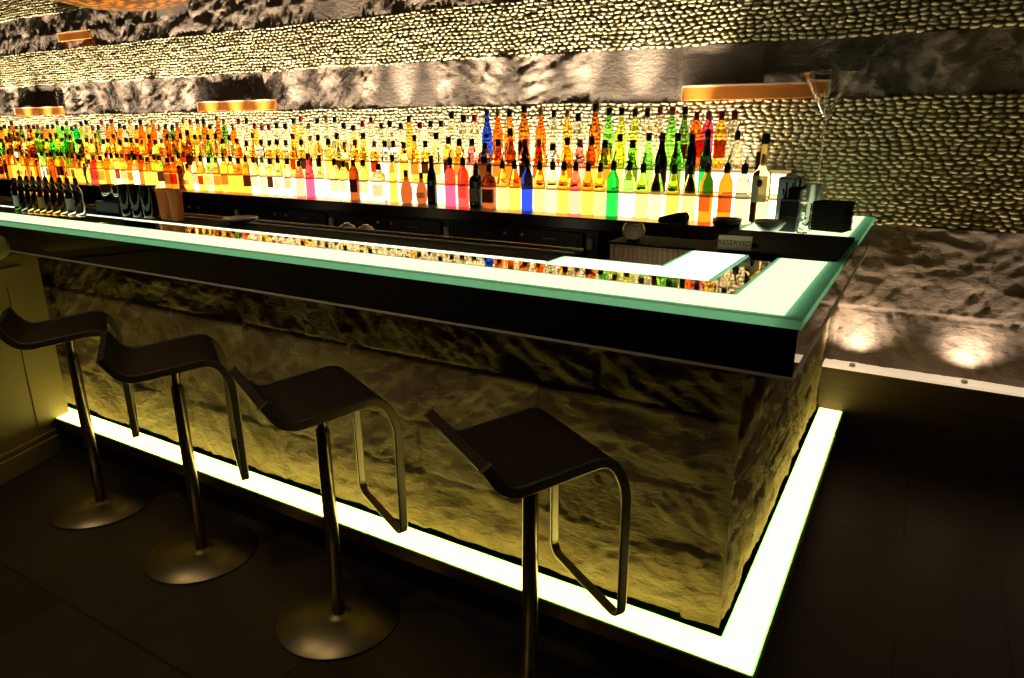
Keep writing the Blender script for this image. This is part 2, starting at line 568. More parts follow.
edge(m, -0.187, 0.170, -0.177, 0.75, ('+x', '-y'))
edge(m, -0.285, 0.3205, -0.275, 0.75, ('-x',))
edge(m, -0.460, 0.440, -0.450, 0.75, ('+x', '-y'))
edge(m, -0.785, 0.440, -0.450, 0.450, ('-y', '-x'))
edge(m, -0.785, 0.330, -0.775, 0.440, ('+x', '-y'))
edge(m, -0.440, 1.25, -0.430, 2.03, ('+x', '-y'))
m.build('inner_glass_edge', M_EDGE, bar)
# mirrored trough between the two glass bands
m = MB()
m.prism([(-2.95, 0.180), (-0.187, 0.180), (-0.187, 0.75), (-0.275, 0.75), (-0.275, 0.320), (-2.95, 0.320)], 1.064, 1.1105)
m.build('mirrored_trough', M_MIRROR, bar)
m = MB()
m.box((XL, 0.180, 1.064), (-2.95, 0.326, 1.110))
m.box((XL, 0.343, 1.064), (-0.790, 0.640, 1.100))
m.build('work_top', M_RUBBER, bar)
m = MB()
for y in (0.560, 0.628):
    m.tube([(XL, y, 1.103), (-0.80, y, 1.103)], 0.004 if y < 0.6 else 0.006, 6)
m.build('work_top_rail', M_STEEL, bar)

# dark rubber mat across the return
mt = MB()
mt.prism([(-0.272, 0.757), (-0.018, 0.757), (-0.012, 1.24), (-0.438, 1.24), (-0.438, 1.10), (-0.272, 0.90)], ZT + 0.0005, ZT + 0.012)
mt = mt.build('bar_mat', M_RUBBER, bevel=0.003)
tag(mt, 'flat black rubber mat lying across the glowing return of the bar', 'bar mat')
# dark flap carrying the mat between the glass panels
m = MB()
m.prism([(-0.455, 0.75), (-0.042, 0.75), (-0.042, 1.25), (-0.455, 1.25)], 1.065, ZT)
m.build('return_flap', M_RUBBER, bar)

# footlight step
st = thing('footlight_step', 'low glowing step wrapping the foot of the slate bar', 'light step')
ZS = 0.172
ix, iy = BX + 0.012, BY - 0.012
ox, oy = BX + 0.118, BY - 0.118
m = MB()
m.prism([(XW + 0.003, oy + 0.001), (ox - 0.001, oy + 0.001), (ox - 0.001, 1.996), (ix, 1.996), (ix, iy), (XW + 0.003, iy)], 0.145, ZS - 0.004)
m.build('tray', M_BLACK, st)
m = MB()
m.prism([(XW + 0.003, oy + 0.005), (ox - 0.005, oy + 0.005), (ox - 0.005, 1.995), (ix + 0.003, 1.995), (ix + 0.003, iy - 0.003), (XW + 0.003, iy - 0.003)], ZS - 0.004, ZS)
m.build('light_panel', M_STRIP, st)
m = MB()
m.box((XW + 0.003, oy - 0.006, 0.128), (ox + 0.006, oy, ZS + 0.001))
m.box((ox, oy, 0.128), (ox + 0.006, 1.996, ZS + 0.001))
m.build('bronze_frame', M_BRONZE, st)
m = MB()
m.box((XW + 0.003, oy, ZS - 0.004), (ox, oy + 0.005, ZS + 0.0005))
m.box((ox - 0.005, oy + 0.005, ZS - 0.004), (ox, 1.995, ZS + 0.0005))
m.box((XW + 0.003, iy - 0.003, ZS - 0.004), (ix, iy, ZS + 0.0005))
m.box((ix, iy - 0.003, ZS - 0.004), (ix + 0.003, 1.995, ZS + 0.0005))
m.build('glass_border', M_EDGE, st)
m = MB()
m.prism([(XW + 0.003, oy + 0.045), (ox - 0.045, oy + 0.045), (ox - 0.045, 1.99), (ix, 1.99), (ix, iy), (XW + 0.003, iy)], 0.0, 0.145)
m.build('toe_kick', M_BLACK, st)

# ------------------------------------------------------------------ bar stools
def make_stool():
    r = thing('bar_stool', 'stool', 'bar stool', group='bar stools along the slate bar')
    W = 0.165
    zd = 0.0
    prof = fillet([(-0.197, 0.836), (-0.146, 0.753), (0.122, 0.783), (0.166, 0.700), (0.169, 0.365)],
                  [0, 0.06, 0.06, 0.05, 0], 7)
    # closed frame path in (s, n, z) with a wide direction
    path = []
    def tang(i):
        a = prof[max(i - 1, 0)]; b = prof[min(i + 1, len(prof) - 1)]
        return (b - a).normalized()
    near = []
    for i, p in enumerate(prof):
        t2 = tang(i)
        wide = Vector((-t2[1], t2[0]))          # normal in the side plane
        near.append((Vector((p[0], -W, p[1])), Vector((wide[0], 0, wide[1])), Vector((0, 1, 0))))
    s_b, z_b = prof[-1]
    rc = 0.035
    # lower corners and cross bar
    bot = []
    for k in range(1, 7):
        a = pi / 2 * k / 6
        bot.append((Vector((s_b, -W + rc * (1 - cos(a)), z_b - rc * sin(a))), Vector((1, 0, 0)), Vector((0, cos(a), sin(a)))))
    bot2 = []
    for k in range(0, 6):
        a = pi / 2 * k / 6
        bot2.append((Vector((s_b, W - rc + rc * sin(a), z_b - rc * cos(a))), Vector((1, 0, 0)), Vector((0, -sin(a), cos(a)))))
    far = [(Vector((p[0], W, p[2])), w, Vector((0, -1, 0))) for p, w, _ in reversed(near)]
    seq = near + bot + bot2 + far
    hw, ht = 0.0125, 0.005
    vs = []; fs = []
    for p, w, th in seq:
        w = w.normalized()
        if abs(w.x) > 0.99 and w.x < 0: w = -w
        for a, b in ((1, 1), (-1, 1), (-1, -1), (1, -1)):
            vs.append(p + w * hw * a + th * ht * b)
    n = len(seq)
    for i in range(n - 1):
        # keep the section from flipping between rings
        best = min(range(4), key=lambda sft: sum((Vector(vs[i * 4 + k]) - Vector(vs[(i + 1) * 4 + (k + sft) % 4])).length for k in range(4)))
        if best:
            ring = [vs[(i + 1) * 4 + (k + best) % 4] for k in range(4)]
            vs[(i + 1) * 4:(i + 1) * 4 + 4] = ring
        for k in range(4):
            k2 = (k + 1) % 4
            fs.append((i * 4 + k, i * 4 + k2, (i + 1) * 4 + k2, (i + 1) * 4 + k))
    fs.append((0, 1, 2, 3)); fs.append(tuple((n - 1) * 4 + k for k in (3, 2, 1, 0)))
    mb = MB(); mb.add(vs, fs)
    # top bar closing the lip
    p = prof[0]; t2 = tang(0)
    mb.build('frame', M_STOOLFRAME, r, bevel=0.003)
    # upholstered seat between the two side bars
    sp = [q for q in prof if not (q[0] > 0.12 and q[1] < 0.757)]
    mb = MB(); vs = []; fs = []
    for i, q in enumerate(sp):
        t2 = (sp[min(i + 1, len(sp) - 1)] - sp[max(i - 1, 0)]).normalized()
        nrm = Vector((-t2[1], t2[0]))
        for yy, dd in ((-W + 0.004, 0.009), (W - 0.004, 0.009), (W - 0.004, -0.009), (-W + 0.004, -0.009)):
            vs.append((q[0] + nrm[0] * dd, yy, q[1] + nrm[1] * dd))
    n = len(sp)
    for i in range(n - 1):
        for k in range(4):
            k2 = (k + 1) % 4
            fs.append((i * 4 + k, (i + 1) * 4 + k, (i + 1) * 4 + k2, i * 4 + k2))
    fs.append((3, 2, 1, 0)); fs.append(tuple((n - 1) * 4 + k for k in range(4)))
    mb.add(vs, fs)
    mb.build('seat', M_LEATHER, r, bevel=0.003)
    mb = MB()
    mb.lathe([(0.0, 0.0), (0.194, 0.0), (0.195, 0.003), (0.193, 0.008), (0.05, 0.013), (0.03, 0.016), (0.024, 0.022), (0.0, 0.022)], 64, cap=False)
    mb.build('base', M_STOOLBASE, r)
    mb = MB()
    mb.lathe([(0.0205, 0.02), (0.0205, 0.655), (0.019, 0.66)], 24)
    mb.build('post', M_POST, r)
    mb = MB()
    mb.lathe([(0.0145, 0.658), (0.0145, 0.70), (0.018, 0.705), (0.018, 0.728), (0.03, 0.732), (0.03, 0.742)], 20)
    mb.box((-0.05, -0.07, 0.742), (0.05, 0.07, 0.758))
    mb.build('swivel_plate', M_DARKSTEEL, r)
    mb = MB()
    mb.tube([(0.0, 0.02, 0.71), (0.0, 0.06, 0.712), (0.005, 0.13, 0.705)], 0.004, 8)
    mb.build('height_lever', M_STEEL, r)
    return r
stool = make_stool()
SPOTS = [(-2.603, -0.180, 60.0, 'black bar stool nearest the low cream wall, farthest along the slate bar'),
         (-1.938, -0.188, 57.7, 'second black bar stool from the low cream wall, its lip touching the first in view'),
         (-1.245, -0.195, 64.0, 'third black bar stool from the low cream wall, whole round base visible on the floor'),
         (-0.548, -0.189, 57.5, 'black bar stool nearest the bar corner, its base cut off by the picture edge')]
for i, (x, y, a, lab) in enumerate(SPOTS):
    o = stool if i == 0 else copy_tree(stool)
    o.location = (x, y, 0); o.rotation_euler = (0, 0, radians(a)); o['label'] = lab

# ------------------------------------------------------------------ back bar
ct = MB().box((-8.6, 1.49, 1.035), (-0.462, WY - 0.01, 1.095)).build('back_counter', M_COUNTER, bevel=0.006)
tag(ct, 'long black worktop under the rows of bottles', 'counter')

def make_unit():
    r = thing('back_bar_cabinet', 'unit', 'cabinet', group='cabinets under the black worktop')
    w = 0.838
    MB().box((0, 1.525, 0.0), (w, WY - 0.02, 1.034)).build('body', M_BLACK, r)
    for k, (a, b) in enumerate(((0.03, 0.395), (0.40, 0.765))):
        d = MB().box((a, 1.507, 0.86), (b, 1.5245, 1.022)).build('drawer', M_DRAWER, r, bevel=0.003)
        MB().box(((a + b) / 2 - 0.035, 1.502, 0.978), ((a + b) / 2 + 0.035, 1.5065, 0.984)).build('slot_pull', M_DARKSTEEL, d)
        kx = b - 0.06 if k == 0 else a + 0.035
        kb = MB()
        kb.lathe([(0.0, 0.0), (0.007, 0.0), (0.009, 0.006), (0.007, 0.014), (0.0, 0.016)], 12, cap=False)
        ko = kb.build('knob', M_KNOB, d)
        ko.location = (kx, 1.5065, 0.992); ko.rotation_euler = (pi / 2, 0, 0)
        MB().box((a, 1.507, 0.10), (b, 1.5245, 0.85)).build('door', M_DRAWER, r, bevel=0.003)
    MB().box((0.785, 1.511, 0.945), (0.812, 1.5245, 0.995)).build('lock_plate', M_PLATE, r)
    return r
unit = make_unit()
NTH = ['first', 'second', 'third', 'fourth', 'fifth', 'sixth', 'seventh', 'eighth', 'ninth', 'tenth', 'eleventh', 'twelfth', 'thirteenth',
       'fourteenth', 'fifteenth', 'sixteenth', 'seventeenth', 'eighteenth', 'nineteenth', 'twentieth', 'twenty-first', 'twenty-second',
       'twenty-third', 'twenty-fourth', 'twenty-fifth', 'twenty-sixth', 'twenty-seventh', 'twenty-eighth', 'twenty-ninth', 'thirtieth',
       'thirty-first', 'thirty-second', 'thirty-third', 'thirty-fourth', 'thirty-fifth', 'thirty-sixth', 'thirty-seventh', 'thirty-eighth',
       'thirty-ninth', 'fortieth']
for i in range(5):
    o = unit if i == 0 else copy_tree(unit)
    o.location = (-1.97 - 0.844 * i, 0, 0)
    o['label'] = 'dark drawer cabinet under the bottle worktop, %s from the wooden bin' % NTH[i]

# stepped display with glowing risers
sd = thing('bottle_steps', 'glowing stepped display carrying the bottles against the pebble wall', 'display steps')
XR = -0.37
_m = MB(); _m.box((-8.6, 1.690, 1.0955), (-0.475, 1.6995, 1.198)); _m.box((-0.475, 1.690, 1.1145), (XR, 1.6995, 1.198)); _m.build('riser', M_RISER, sd)
MB().box((-8.6, 1.830, 1.212), (XR, 1.8395, 1.302)).build('riser', M_RISER, sd)
MB().box((-8.6, 1.688, 1.198), (XR, 1.845, 1.207)).build('tread', M_TREAD, sd)
MB().box((-8.6, 1.828, 1.302), (XR, 1.965, 1.311)).build('tread', M_TREAD, sd)
MB().box((-8.6, 1.70, 1.0955), (-0.477, 1.965, 1.197)).build('lower_core', M_BLACK, sd)
MB().box((-8.6, 1.841, 1.2075), (XR - 0.002, 1.965, 1.3015)).build('upper_core', M_BLACK, sd)

# ------------------------------------------------------------------ bottles
PROFILES = {
    # name: (body profile (r,z), square exponent, neck radius, top z, label band)
    'spirit':  ([(0.0, 0.0), (0.026, 0.0), (0.0285, 0.004), (0.0285, 0.150), (0.026, 0.166), (0.017, 0.187), (0.0125, 0.198), (0.0115, 0.215), (0.0, 0.215)], None, 0.0115, 0.215, (0.045, 0.115, 0.0288)),
    'liqueur': ([(0.0, 0.0), (0.027, 0.0), (0.029, 0.004), (0.030, 0.10), (0.0285, 0.130), (0.021, 0.162), (0.0135, 0.188), (0.0115, 0.206), (0.0, 0.206)], None, 0.0115, 0.206, (0.04, 0.10, 0.0302)),
    'wine':    ([(0.0, 0.0), (0.026, 0.0), (0.028, 0.004), (0.028, 0.135), (0.025, 0.160), (0.0155, 0.190), (0.0125, 0.215), (0.0115, 0.250), (0.0, 0.250)], None, 0.0115, 0.250, (0.04, 0.105, 0.0283)),
    'slim':    ([(0.0, 0.0), (0.021, 0.0), (0.023, 0.004), (0.023, 0.175), (0.020, 0.195), (0.0115, 0.215), (0.0105, 0.245), (0.0, 0.245)], None, 0.0105, 0.245, (0.06, 0.12, 0.0233)),
    'square':  ([(0.0, 0.0), (0.029, 0.0), (0.0315, 0.004), (0.0315, 0.140), (0.027, 0.157), (0.014, 0.170), (0.0125, 0.200), (0.0, 0.200)], 5, 0.0125, 0.200, (0.03, 0.10, 0.0318)),
    'flask':   ([(0.0, 0.0), (0.022, 0.0), (0.031, 0.016), (0.034, 0.050), (0.031, 0.085), (0.022, 0.110), (0.0125, 0.125), (0.0105, 0.165), (0.0, 0.165)], None, 0.0105, 0.165, (0.034, 0.066, 0.0346)),
}
NOUN = {'spirit': 'straight bottle', 'liqueur': 'sloping bottle', 'wine': 'wine-shaped bottle', 'slim': 'slim bottle', 'square': 'square bottle', 'flask': 'round flask'}
CAPS = {'black': M_CAPBLACK, 'red': M_CAPRED, 'pink': M_CAPPINK, 'gold': M_CAPGOLD, 'blue': M_CAPBLUE}
LABS = {'cream': M_LABELCREAM, 'white': M_LABELWHITE, 'red': M_LABELRED, 'gold': M_LABELGOLD, 'dark': M_LABELDARK}
for _m in LABS.values():
    nt, N, L, b = nodes(_m)
    tr = N.new('ShaderNodeBsdfTransparent'); tr.inputs['Color'].default_value = b.inputs['Base Color'].default_value
    mx = N.new('ShaderNodeMixShader'); mx.inputs['Fac'].default_value = 0.42
    L.new(b.outputs['BSDF'], mx.inputs[1]); L.new(tr.outputs['BSDF'], mx.inputs[2]); L.new(mx.outputs['Shader'], N['Material Output'].inputs['Surface'])
cache = {}

def me_body(kind, col):
    k = ('b', kind, col)
    if k not in cache:
        pr, sq, *_ = PROFILES[kind]
        m = MB(); m.lathe(dense(pr), 20, sq=sq, cap=False)
        me = m.mesh('bottle_glass'); me.materials.append(G[col]); cache[k] = me
    return cache[k]

def me_cap(kind, cap):
    k = ('c', kind, cap)
    if k not in cache:
        _, _, nr, zt, _ = PROFILES[kind]
        m = MB()
        if cap == 'pourer':
            m.lathe([(nr + 0.001, zt - 0.012), (nr + 0.0025, zt), (nr + 0.001, zt + 0.022), (0.006, zt + 0.03)], 12)
            mm = M_CAPBLACK
        else:
            m.lathe([(nr + 0.001, zt - 0.022), (nr + 0.002, zt - 0.02), (nr + 0.002, zt + 0.012), (nr, zt + 0.014)], 12)
            mm = CAPS[cap]
        me = m.mesh('cap'); me.materials.append(mm); cache[k] = me
    return cache[k]

def me_spout(kind):
    k = ('s', kind)
    if k not in cache:
        _, _, nr, zt, _ = PROFILES[kind]
        m = MB(); m.tube([(0, 0, zt + 0.026), (0.001, 0, zt + 0.042), (0.008, 0, zt + 0.066)], [0.0042, 0.0036, 0.0028], 6)
        me = m.mesh('spout'); me.materials.append(M_DARKSTEEL); cache[k] = me
    return cache[k]

def me_label(kind, lab):
    k = ('l', kind, lab)
    if k not in cache:
        _, sq, _, _, (z0, z1, r) = PROFILES[kind]
        m = MB()
        seg = 24; vs = []; fs = []; ks = [i for i in range(seg + 1)]
        half = 11
        prof = PROFILES[kind][0]
        def rad(z):
            for (ra, za), (rb, zb) in zip(prof, prof[1:]):
                if za <= z <= zb and zb > za: return ra + (rb - ra) * (z - za) / (zb - za)
            return r
        zs = [z0, (z0 + z1) / 2, z1]
        for z in zs:
            for i in range(half + 1):
                a = -pi / 2 + (i / half - 0.5) * pi * 0.85
                ca, sa = cos(a), sin(a)
                q = (abs(ca) ** sq + abs(sa) ** sq) ** (-1 / sq) if sq else 1.0
                rr = (rad(z) + 0.0006) * q
                vs.append((rr * ca, rr * sa, z))
        for j in range(2):
            for i in range(half):
                a = j * (half + 1) + i
                fs.append((a, a + 1, a + half + 2, a + half + 1))
        m.add(vs, fs, True)
        me = m.mesh('label'); me.materials.append(LABS[lab]); cache[k] = me
    return cache[k]

BOTTLES = []
def bottle(x, y, z, col, kind, cap='black', lab=None, scale=1.0, rz=0.0, row=None, wmax=9.0):
    r = bpy.data.objects.new('bottle', None); r.empty_display_size = 0.02
    COL.objects.link(r)
    r.location = (x, y, z); r.rotation_euler = (0, 0, rz); ws = min(scale, wmax); r.scale = (ws, ws, scale)
    r['category'] = 'bottle'
    def part(nm, me):
        o = bpy.data.objects.new(nm, me); COL.objects.link(o); o.parent = r; return o
    part('bottle_glass', me_body(kind, col))
    co = part('pourer' if cap == 'pourer' else 'cap', me_cap(kind, cap))
    if cap == 'pourer':
        s = part('spout', me_spout(kind)); s.parent = co
    if lab:
        part('label', me_label(kind, lab))
    BOTTLES.append((r, col, kind, cap, lab, row, x))
    return r

ROW = {1: (1.63, 1.0958, 'front row on the worktop'), 2: (1.765, 1.2075, 'middle row on the lower step'), 3: (1.905, 1.3115, 'back row on the upper step')}
R1 = [(-.505, 'grey', 'spirit', 'pourer', None), (-.581, 'orange', 'spirit', 'pourer', 'cream'), (-.665, 'orange', 'spirit', 'pourer', 'cream'), (-.742, 'yellow', 'liqueur', 'pourer', None), (-.816, 'gold', 'liqueur', 'pourer', None),
      (-.892, 'pale gold', 'liqueur', 'pourer', None), (-.965, 'yellow', 'liqueur', 'pourer', None), (-1.034, 'clear', 'spirit', 'pourer', None), (-1.11, 'emerald', 'spirit', 'pourer', None),
      (-1.178, 'yellow', 'liqueur', 'pourer', None), (-1.241, 'gold', 'liqueur', 'pourer', None), (-1.306, 'pink', 'liqueur', 'pourer', None), (-1.371, 'gold', 'liqueur', 'pourer', None),
      (-1.438, 'pale gold', 'liqueur', 'pourer', None), (-1.506, 'yellow', 'liqueur', 'pourer', None), (-1.582, 'blue', 'spirit', 'pourer', None), (-1.655, 'gold', 'liqueur', 'pourer', None),
      (-1.728, 'yellow', 'liqueur', 'pourer', None), (-1.812, 'dark brown', 'square', 'pourer', 'dark'), (-1.894, 'black', 'square', 'pourer', 'white'), (-1.975, 'red', 'spirit', 'pourer', 'white'),
      (-2.056, 'magenta', 'spirit', 'pourer', None), (-2.185, 'black', 'wine', 'black', 'dark'), (-2.361, 'dark brown', 'flask', 'black', None), (-2.462, 'gold', 'slim', 'black', None),
      (-2.566, 'clear', 'square', 'black', 'cream'), (-2.680, 'clear', 'spirit', 'black', 'white'), (-2.756, 'dark brown', 'spirit', 'red', 'dark'), (-2.832, 'clear', 'spirit', 'black', 'white'),
      (-2.908, 'clear', 'spirit', 'black', 'white'), (-3.03, 'clear', 'liqueur', 'black', None), (-3.124, 'magenta', 'wine', 'red', None), (-3.21, 'pink', 'liqueur', 'black', None), (-3.31, 'clear', 'spirit', 'black', 'cream')]
R2 = [(-.582, 'clear', 'slim', 'pourer', None), (-.713, 'emerald', 'wine', 'pourer', None), (-.782, 'black', 'slim', 'black', 'white'), (-.854, 'green', 'wine', 'black', 'cream'), (-.926, 'black', 'wine', 'red', 'red'),
      (-.995, 'green', 'wine', 'black', None), (-1.072, 'green', 'liqueur', 'black', 'gold'), (-1.139, 'yellow green', 'slim', 'black', None), (-1.213, 'gold', 'liqueur', 'black', 'cream'), (-1.288, 'amber', 'spirit', 'black', None),
      (-1.354, 'pink', 'liqueur', 'pink', None), (-1.422, 'gold', 'spirit', 'black', 'gold'), (-1.502, 'clear', 'square', 'black', None), (-1.59, 'amber', 'liqueur', 'gold', 'gold'), (-1.673, 'dark brown', 'liqueur', 'red', 'dark'),
      (-1.759, 'brown', 'wine', 'black', None), (-1.84, 'amber', 'liqueur', 'black', 'cream'), (-1.924, 'dark brown', 'square', 'black', 'cream'), (-2.009, 'pink', 'liqueur', 'black', None)]
R3 = [(-.636, 'clear', 'spirit', 'red', None), (-.695, 'gold', 'spirit', 'red', 'red'), (-.752, 'magenta', 'spirit', 'pink', 'red'), (-.81, 'orange', 'spirit', 'red', 'red'), (-.868, 'dark green', 'wine', 'black', 'red'),
      (-.93, 'green', 'wine', 'pink', None), (-.993, 'clear', 'wine', 'pink', None), (-1.059, 'clear', 'slim', 'black', None), (-1.122, 'yellow green', 'slim', 'black', None), (-1.191, 'yellow green', 'wine', 'black', None),
      (-1.262, 'green', 'wine', 'black', 'gold'), (-1.339, 'brown', 'wine', 'black', None), (-1.43, 'clear', 'spirit', 'black', None), (-1.499, 'gold', 'slim', 'gold', None), (-1.576, 'clear', 'slim', 'black', None),
      (-1.654, 'orange', 'wine', 'gold', 'red'), (-1.753, 'brown', 'wine', 'black', 'dark'), (-1.848, 'amber', 'wine', 'black', 'cream'), (-1.919, 'orange', 'wine', 'gold', 'white'), (-1.991, 'blue', 'wine', 'blue', None),
      (-2.078, 'clear', 'spirit', 'red', None), (-2.154, 'clear', 'spirit', 'black', None), (-2.23, 'clear', 'slim', 'black', None)]
rnd = random.Random(42)
def fill(start, end, row, lst):
    x = start
    while x > end:
        far = x < -4.4
        u = rnd.random()
        if row == 1:
            pal = ['amber', 'orange', 'gold', 'amber', 'pale gold', 'yellow', 'red', 'brown', 'clear', 'gold'] if far else ['clear', 'pale gold', 'amber', 'gold', 'orange', 'clear', 'amber']
            kinds = ['spirit', 'square', 'liqueur', 'flask', 'spirit']
        elif row == 2:
            pal = ['amber', 'gold', 'brown', 'gold', 'yellow', 'dark brown', 'amber', 'green', 'clear'] if x < -4.1 else ['clear', 'pale gold', 'gold', 'clear', 'yellow', 'gold', 'amber']
            kinds = ['liqueur', 'wine', 'spirit', 'slim', 'spirit']
        else:
            pal = ['clear', 'amber', 'gold', 'clear', 'brown', 'orange', 'dark green', 'pale gold'] if x < -4.1 else ['clear', 'clear', 'clear', 'pale gold', 'clear', 'gold']
            kinds = ['spirit', 'wine', 'slim', 'spirit', 'liqueur']
        if row > 1 and -6.45 < x < -6.05: pal = ['green', 'emerald', 'yellow green']
        col = rnd.choice(pal); kind = rnd.choice(kinds)
        cap = rnd.choice(['black', 'black', 'black', 'red', 'black', 'gold', 'black'] if row > 1 else ['black', 'pourer', 'black', 'red', 'gold'])
        lab = rnd.choice([None, None, 'cream', 'white', 'gold', 'red', 'dark', None])
        if row == 3: lab = rnd.choice([None, None, None, 'cream'])
        lst.append((round(x, 3), col, kind, cap, lab))
        x -= rnd.uniform(0.072, 0.080)
    return lst
fill(-3.40, -7.75, 1, R1); fill(-2.09, -7.95, 2, R2); fill(-2.31, -8.15, 3, R3)
for row, lst in ((1, R1), (2, R2), (3, R3)):
    y, z, ph = ROW[row]
    for x, col, kind, cap, lab in lst:
        sc = rnd.uniform(0.97, 1.03)
        dy = rnd.uniform(-0.008, 0.008)
        if x > -2.3: sc = {1: 1.0, 2: 1.03, 3: 1.09}[row] * (1.06 if kind in ('liqueur', 'spirit') else 1.0)
        if kind == 'wine' and col == 'brown': sc *= 1.08
        xs = [q[0] for q in lst if q[0] != x]
        gap = min([abs(q - x) for q in xs] + [0.2])
        rm = max(p[0] for p in PROFILES[kind][0]) * (1.06 if PROFILES[kind][1] else 1.0)
        bottle(x, y + dy, z, col, kind, cap, lab, sc, rnd.uniform(-0.5, 0.5) if kind != 'square' else rnd.uniform(-0.05, 0.05), row, gap * 0.485 / rm)
# loose pieces among the front row
bottle(-2.273, 1.648, 1.0958, 'dark brown', 'flask', 'black', 'cream', 0.95, 0, 1)
cnt = {}
for r, col, kind, cap, lab, row, x in sorted(BOTTLES, key=lambda b: -b[6]):
    cl = {'clear': 'clear glass', 'pale gold': 'pale gold', 'blue': 'cobalt blue'}.get(col, col)
    key = (row, cl)
    cnt[key] = cnt.get(key, 0) + 1
for r, col, kind, cap, lab, row, x in BOTTLES:
    r['group'] = 'bottles in the ' + ROW[row][2]
run = {}
for r, col, kind, cap, lab, row, x in sorted(BOTTLES, key=lambda b: -b[6]):
    cl = {'clear': 'clear glass', 'pale gold': 'pale gold', 'blue': 'cobalt blue'}.get(col, col)
    key = (row, cl)
    run[key] = run.get(key, 0) + 1
    end = {1: 'the worktop front row', 2: 'the middle row', 3: 'the back row'}[row]
    if cnt[key] == 1:
        r['label'] = 'the only %s bottle in %s, a %s' % (cl, end, NOUN[kind])
    else:
        r['label'] = '%s %s, %s %s bottle from the right in %s' % (cl, NOUN[kind].split()[0] if NOUN[kind].split()[0] != 'straight' else 'tall', NTH[run[key] - 1], cl, end)
        r['label'] = '%s %s, %s of its colour from the right in %s' % (cl, NOUN[kind], NTH[run[key] - 1], end)

# ------------------------------------------------------------------ things on the bar, left end
LB = [(-3.665, 0.225, 'dark green', 'spirit', 'black', 'white'), (-3.612, 0.228, 'grey', 'spirit', 'pourer', None), (-3.560, 0.232, 'pale gold', 'spirit', 'pourer', None), (-3.512, 0.236, 'yellow', 'spirit', 'pourer', None),
      (-3.464, 0.240, 'pale gold', 'spirit', 'pourer', 'gold'), (-3.416, 0.245, 'gold', 'spirit', 'pourer', None), (-3.368, 0.250, 'yellow', 'spirit', 'pourer', None),
      (-3.318, 0.258, 'pale gold', 'spirit', 'pourer', None), (-3.266, 0.264, 'clear', 'spirit', 'pourer', 'white'), (-3.212, 0.272, 'clear', 'spirit', 'pourer', None)]
for i, (x, y, col, kind, cap, lab) in enumerate(LB):
    o = bottle(x, y, 1.1105, col, kind, cap, lab, 0.74, 0.2 * (i % 3) - 0.2, 9)
    n = len(LB) - 1 - i
    o['label'] = '%s pour bottle on the bar top, %s from the dark tumblers' % (col if col != 'clear' else 'clear glass', NTH[n])
    o['group'] = 'pour bottles on the left end of the bar'
def tumbler(x, y, z, h, r0, r1, material, name, label, cat, tilt=(0, 0, 0), group=None):
    m = MB()
    m.lathe(dense([(0.0, 0.0), (r0 * 0.93, 0.0), (r0, 0.003), (r1, h), (r1 - 0.003, h), (r0 - 0.003, 0.012), (0.0, 0.012)]), 24, cap=False)
    o = m.build(name, material)
    o.location = (x, y, z); o.rotation_euler = tilt
    return tag(o, label, cat, group)
ZW = 1.1075
M_AMBERLITGLASS = mat('amber_light_tint', (0.95, 0.50, 0.16), 0.12)  # clear glasses: the amber light they reflect is put into their colour
nt, N, L, b = nodes(M_AMBERLITGLASS)
tr = N.new('ShaderNodeBsdfTranslucent'); tr.inputs['Color'].default_value = (1.0, 0.55, 0.18, 1)
mx = N.new('ShaderNodeMixShader'); mx.inputs['Fac'].default_value = 0.6
L.new(b.outputs['BSDF'], mx.inputs[1]); L.new(tr.outputs['BSDF'], mx.inputs[2]); L.new(mx.outputs['Shader'], N['Material Output'].inputs['Surface'])
for i, x in enumerate((-3.06, -2.975, -2.89)):
    tumbler(x, 0.415, ZW, 0.150, 0.033, 0.038, M_SMOKEGLASS, 'tall_tumbler', '%s of the three tall dark tumblers at the left of the bar' % ['leftmost', 'middle', 'rightmost'][i], 'tumbler', group='dark tumblers on the bar')
for i, x in enumerate((-2.800, -2.722)):
    tumbler(x, 0.432, ZW, 0.138, 0.026, 0.034, M_AMBERLITGLASS, 'highball_glass', ['amber-lit highball glass standing against the dark tumblers', 'amber-lit highball glass, outer one, right of the dark tumblers'][i], 'glass', group='highball glasses by the tumblers')
# dark caddy with steel cups left of the tumblers
cd = thing('bar_caddy', 'low black caddy holding pale steel cups behind the left pour bottles', 'caddy', (-3.29, 0.49, ZW))
MB().box((-0.10, -0.05, 0.0), (0.10, 0.05, 0.055)).build('caddy_box', M_BLACK, cd, bevel=0.004)
for dx in (-0.05, 0.05):
    m = MB(); m.lathe([(0.0, 0.0555), (0.030, 0.0555), (0.034, 0.135), (0.032, 0.135), (0.029, 0.062), (0.0, 0.062)], 24, cap=False)
    o = m.build('steel_cup', M_CHROME, cd); o.location = (dx, 0, 0)
# steel dish and cups on the work top
m = MB(); m.lathe([(0.0, 0.0), (0.05, 0.0), (0.075, 0.018), (0.073, 0.02), (0.048, 0.004), (0.0, 0.004)], 28, cap=False)
o = m.build('steel_dish', M_STEEL); o.location = (-2.42, 0.53, 1.1095); tag(o, 'shallow steel dish on the black work top near the highball glasses', 'dish')
